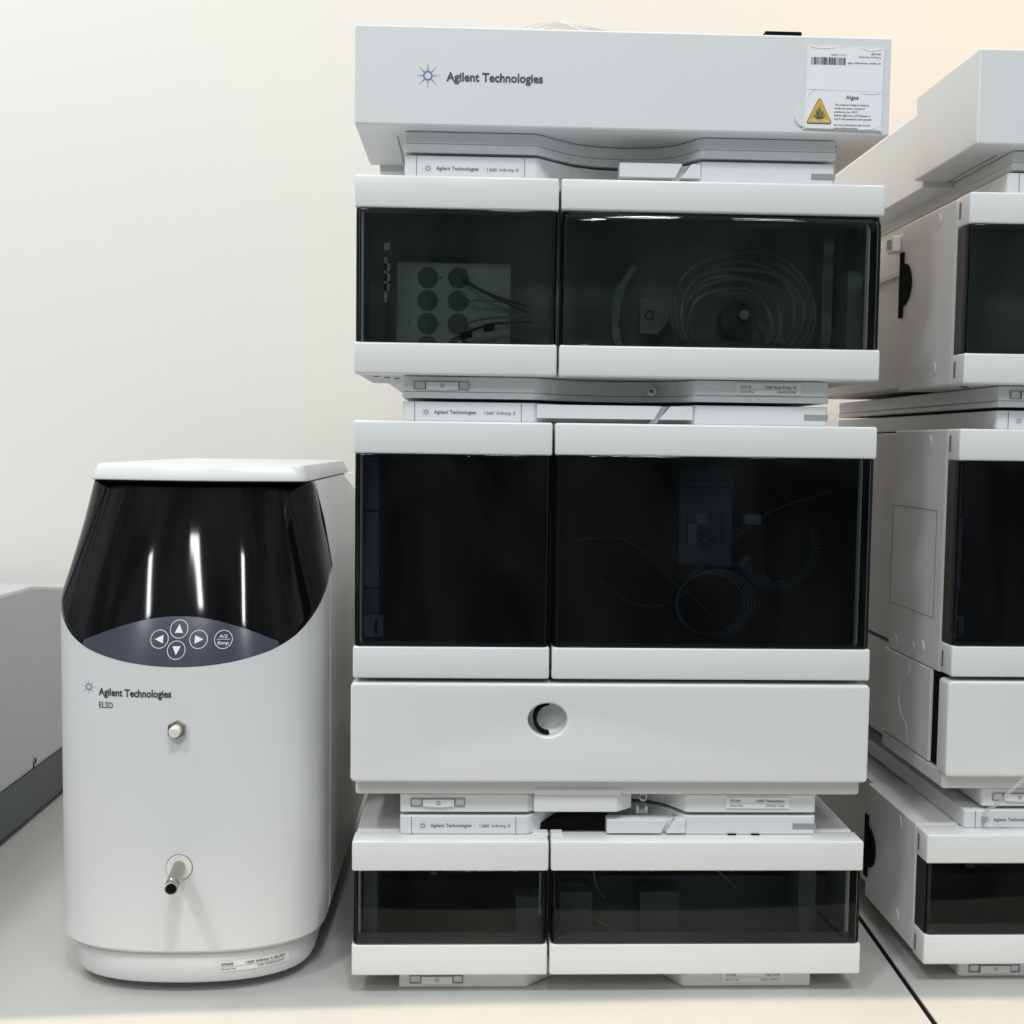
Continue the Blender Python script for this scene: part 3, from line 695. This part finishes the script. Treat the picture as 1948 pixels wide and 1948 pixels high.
# keypad film on the lower visor
HL = .0790
idx = [i for i in range(NV + 1) if abs(arc[i] - mid) <= HL]
b = bmesh.new(); G = []
def ftop(i): return .262 * max(0, 1 - ((arc[i] - mid) / (HL + .0005)) ** 2) ** .9
for r in range(9): G.append([b.verts.new(vis(i, .003 + ftop(i) * r / 8, .0005)) for i in idx])
for r in range(8):
    for k in range(len(idx) - 1): b.faces.new((G[r][k], G[r][k + 1], G[r + 1][k + 1], G[r + 1][k]))
kp = olocal(link('keypad', b, PANELM, vs, smooth=True))
def onvis(x, z, out):
    lo, hi = 0, NV
    def X(i_): 
        i0 = min(int(i_), NV - 1); fr = i_ - i0
        def pt(i): f = max(0, (z - zbv[i]) / (ZT - zbv[i])); return vis(i, f, out)
        return pt(i0).lerp(pt(i0 + 1), fr)
    for _ in range(24):
        m_ = (lo + hi) / 2
        if X(m_).x < x: lo = m_
        else: hi = m_
    return X(lo)
def decal_vis(name, b, m, parent, out=.0009):
    for v in b.verts: v.co = onvis(v.co.x, v.co.z, out)
    return olocal(link(name, b, m, parent))
def cyx(px, y=0.008): return px
for nm, x, z, sym in (('arrow_key', -.1322, .2790, 'u'), ('arrow_key', -.1463, .2716, 'l'), ('arrow_key', -.1170, .2716, 'r'), ('arrow_key', -.1330, .2638, 'd'), ('stop_key', -.0985, .2716, 's')):
    b = rings(x, z, .0066, .00045, 0, 36)
    if sym == 's':
        add(b, text('A/Z', x - .0032, x + .0032, z + .0012, .0021, 0, bold=.01)); add(b, text('Stop', x - .0042, x + .0042, z - .0036, .0023, 0, bold=.01)); add(b, flat(x - .0050, x + .0050, z - .0001, z + .0002, 0))
    else:
        T3 = [(-.0031, -.0028), (.0031, -.0028), (0, .0036)]
        an = {'u': 0, 'l': PI / 2, 'd': PI, 'r': -PI / 2}[sym]
        add(b, tri([(x + p * math.cos(an) - q * math.sin(an), z + p * math.sin(an) + q * math.cos(an)) for p, q in T3], 0))
    decal_vis(nm, b, PRINTW, kp)
# seams where the visor folds to its sides
for i in (17, NV - 17): olocal(link('visor_fold', tube([vis(i, .05 + .93 * k / 20, .0000) for k in range(21)], .0005, 5), BLACK, vs))
# lid
def lidout(hw, y0, r):
    P_ = []
    for i in range(7): a = PI + i * PI / 12; P_.append((-hw + r + r * math.cos(a), y0 + r + r * math.sin(a)))
    for k in range(1, 8): t = k / 8; P_.append((-(hw - r) + 2 * (hw - r) * t, y0 - .0115 * math.sin(PI * t)))
    for i in range(7): a = 1.5 * PI + i * PI / 12; P_.append((hw - r + r * math.cos(a), y0 + r + r * math.sin(a)))
    return P_ + [(hw, .35), (-hw, .35)]
b = bmesh.new(); G = []
for z, d in ((.3900, .0009), (.3906, .0001), (.3922, 0), (.4012, .0040), (.4026, .0050), (.4031, .0072)):
    G.append([b.verts.new((E_X + .0018 + x, y, z)) for x, y in lidout(.0868 - d, .0575 + d, .012)])
n = len(G[0])
for r in range(len(G) - 1):
    for k in range(n): b.faces.new((G[r][k], G[r][(k + 1) % n], G[r + 1][(k + 1) % n], G[r + 1][k]))
b.faces.new(G[0]); b.faces.new(G[-1])
olocal(link('lid', b, PALE, els, smooth=True))
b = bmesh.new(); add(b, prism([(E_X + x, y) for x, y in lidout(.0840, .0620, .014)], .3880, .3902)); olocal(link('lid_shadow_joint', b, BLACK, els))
# base ring and feet
bo = resample(outline(.0955, .054, 3.1, .0045, .40, K=60, ky=1, edge=.12), 90)
b = bmesh.new(); G = []
for z, d in ((.0035, .006), (.0042, .0025), (.0070, .0006), (.0255, 0.0), (.0290, .0015), (.0300, .004)):
    G.append([b.verts.new((E_X + inn(u, y, d)[0], inn(u, y, d)[1], z)) for u, y in bo])
for r in range(len(G) - 1):
    for k in range(len(bo) - 1): b.faces.new((G[r][k], G[r][k + 1], G[r + 1][k + 1], G[r + 1][k]))
b.faces.new(G[0]); b.faces.new([G[r][0] for r in range(6)] + [G[r][-1] for r in range(5, -1, -1)])
bs = olocal(link('base', b, PALE, els, smooth=True))
for s in (-1, 1):
    for y in (.060, .36): olocal(link('rubber_foot', prism([(E_X + s * .065 + .010 * math.cos(a), y + .010 * math.sin(a)) for a in [2 * PI * k / 20 for k in range(20)]], TZ, .0040), BLACK, els))
def yof(x, A=A_, B=B_, N=N_, y0=0.0):
    u = min(abs(x - E_X) / A, .9999); return y0 + B - B * (1 - u ** N) ** (1 / N) + SAG * u * u
def wrap(name, b, m, parent, out=.0003, **k):
    for v in b.verts: v.co.y += yof(v.co.x, **k) - out
    return olocal(link(name, b, m, parent))
wrap('logo', star(-.2010, .2340, .0064, 0), BLUE, sh)
wrap('lettering', text('Agilent Technologies', -.1925, -.1358, .2285, .0054, 0, bold=.028), INKD, sh)
wrap('lettering', text('ELSD', -.1922, -.1808, .2190, .0044, 0, bold=.012), INK, sh)
# inlet nut and white plug
nu = olocal(link('hex_nut', prism([(-.1314 + .0074 * math.cos(a), .2042 + .0074 * math.sin(a)) for a in [PI / 6 + k * PI / 3 for k in range(6)]], -.0038, .001, bev=.0005, axis='y'), STEEL, els))
olocal(link('white_plug', tube([(-.1316, -.003, .2042), (-.1317, -.0082, .2038), (-.1317, -.0092, .2037)], [.0043, .0043, .0034], 24), NYLON, nu, smooth=True))
# drain tube of the detector
rg = olocal(link('tube_collar', disc(-.1306, .0978, .0096, -.0012, .001, 40), NYLON, els))
b = rings(-.1306, .0978, .0099, .0006, 0, 40); olocal(link('collar_edge', prism([(-.1306 + .0101 * math.cos(a), .0978 + .0101 * math.sin(a)) for a in [2 * PI * k / 40 for k in range(40)]], -.0004, .001, axis='y'), GROOVE, rg)); b.free()
b = bmesh.new(); ax = Vector((.10, -1, -.06)).normalized(); s0 = Vector((-.1306, -.001, .0982)); L_ = .036
add(b, tube([s0, s0 + ax * (L_ - .0065)], .0050, 28, cap=False)); add(b, tube([s0 + ax * (L_ - .0065), s0 + ax * (L_ - .0055), s0 + ax * (L_ - .001), s0 + ax * L_], [.0050, .0043, .0043, .0046], 28, cap=False))
add(b, tube([s0 + ax * L_, s0 + ax * (L_ - .0002)], [.0046, .0037], 28, cap=False))
tbm = olocal(link('outlet_tube', b, STEEL, els, smooth=True))
olocal(link('tube_bore', tube([s0 + ax * (L_ - .0001), s0 + ax * (L_ - .004), s0 + ax * (L_ - .012)], [.0038, .0037, .0036], 24), BLACK, tbm, smooth=True))
# serial label on the base
KW = dict(A=.0955, B=.054, N=3.1, y0=.0045)
def grid(x0, x1, z0, z1, n=14):
    g2 = bmesh.new(); V = [[g2.verts.new((x0 + (x1 - x0) * i / n, 0, z)) for i in range(n + 1)] for z in (z0, z1)]
    for i in range(n): g2.faces.new((V[0][i], V[0][i + 1], V[1][i + 1], V[1][i]))
    return g2
lb = wrap('serial_label', grid(-.1015, -.0520, .0130, .0212), LABELM, bs, .0003, **KW)
t = text('G4260B', -.1005, -.0915, .0178, .0019, 0, bold=.02); add(t, text('1260 Infinity II ELSD', -.0825, -.0545, .0178, .0019, 0, bold=.02))
add(t, text('Serial No.', -.1005, -.0890, .0142, .0017, 0, bold=0)); add(t, text('GB18080004', -.0740, -.0555, .0142, .0017, 0, bold=0)); add(t, grid(-.1005, -.0545, .01660, .01680))
wrap('lettering', t, INK, lb, .0006, **KW)

# ---------------------------------------------------------------- big instrument at the left edge, seen along its side
big = empty('benchtop_instrument', (-.60, .1, TZ), 'large grey instrument with dark base cut by the left edge of the photo', 'instrument')
def bl(o):
    for v in o.data.vertices: v.co = v.co - Vector((-.60, .1, TZ))
    return o
prof = [(-.28, .053), (.585, .053), (.585, .238), (.485, .2480), (.408, .2590), (.30, .2610), (-.28, .2610)]
bl(link('case', prism(prof, -.78, -.397, bev=.004, axis='x'), GREYSIDE, big))
bl(link('base', box(-.775, -.3985, -.27, .58, .0015, .0525, bev=.001), GREYB, big))
b = prism([(.4040 + .0035 * math.cos(a), .0630 + .0035 * math.sin(a)) for a in [2 * PI * k / 20 for k in range(20)]], -.3970, -.3950, axis='x')
lk = bl(link('side_lock', b, STEEL, big)); bl(link('lock_slot', boxes([(-.3950, -.3946, .4020, .4035, .0600, .0655), (-.3970, -.3964, .4010, .4030, .0535, .0600)]), BLACK, lk))
for y in (-.2, .5):
    for x in (-.74, -.44): bl(link('rubber_foot', box(x - .012, x + .012, y - .012, y + .012, TZ, .0015), BLACK, big))
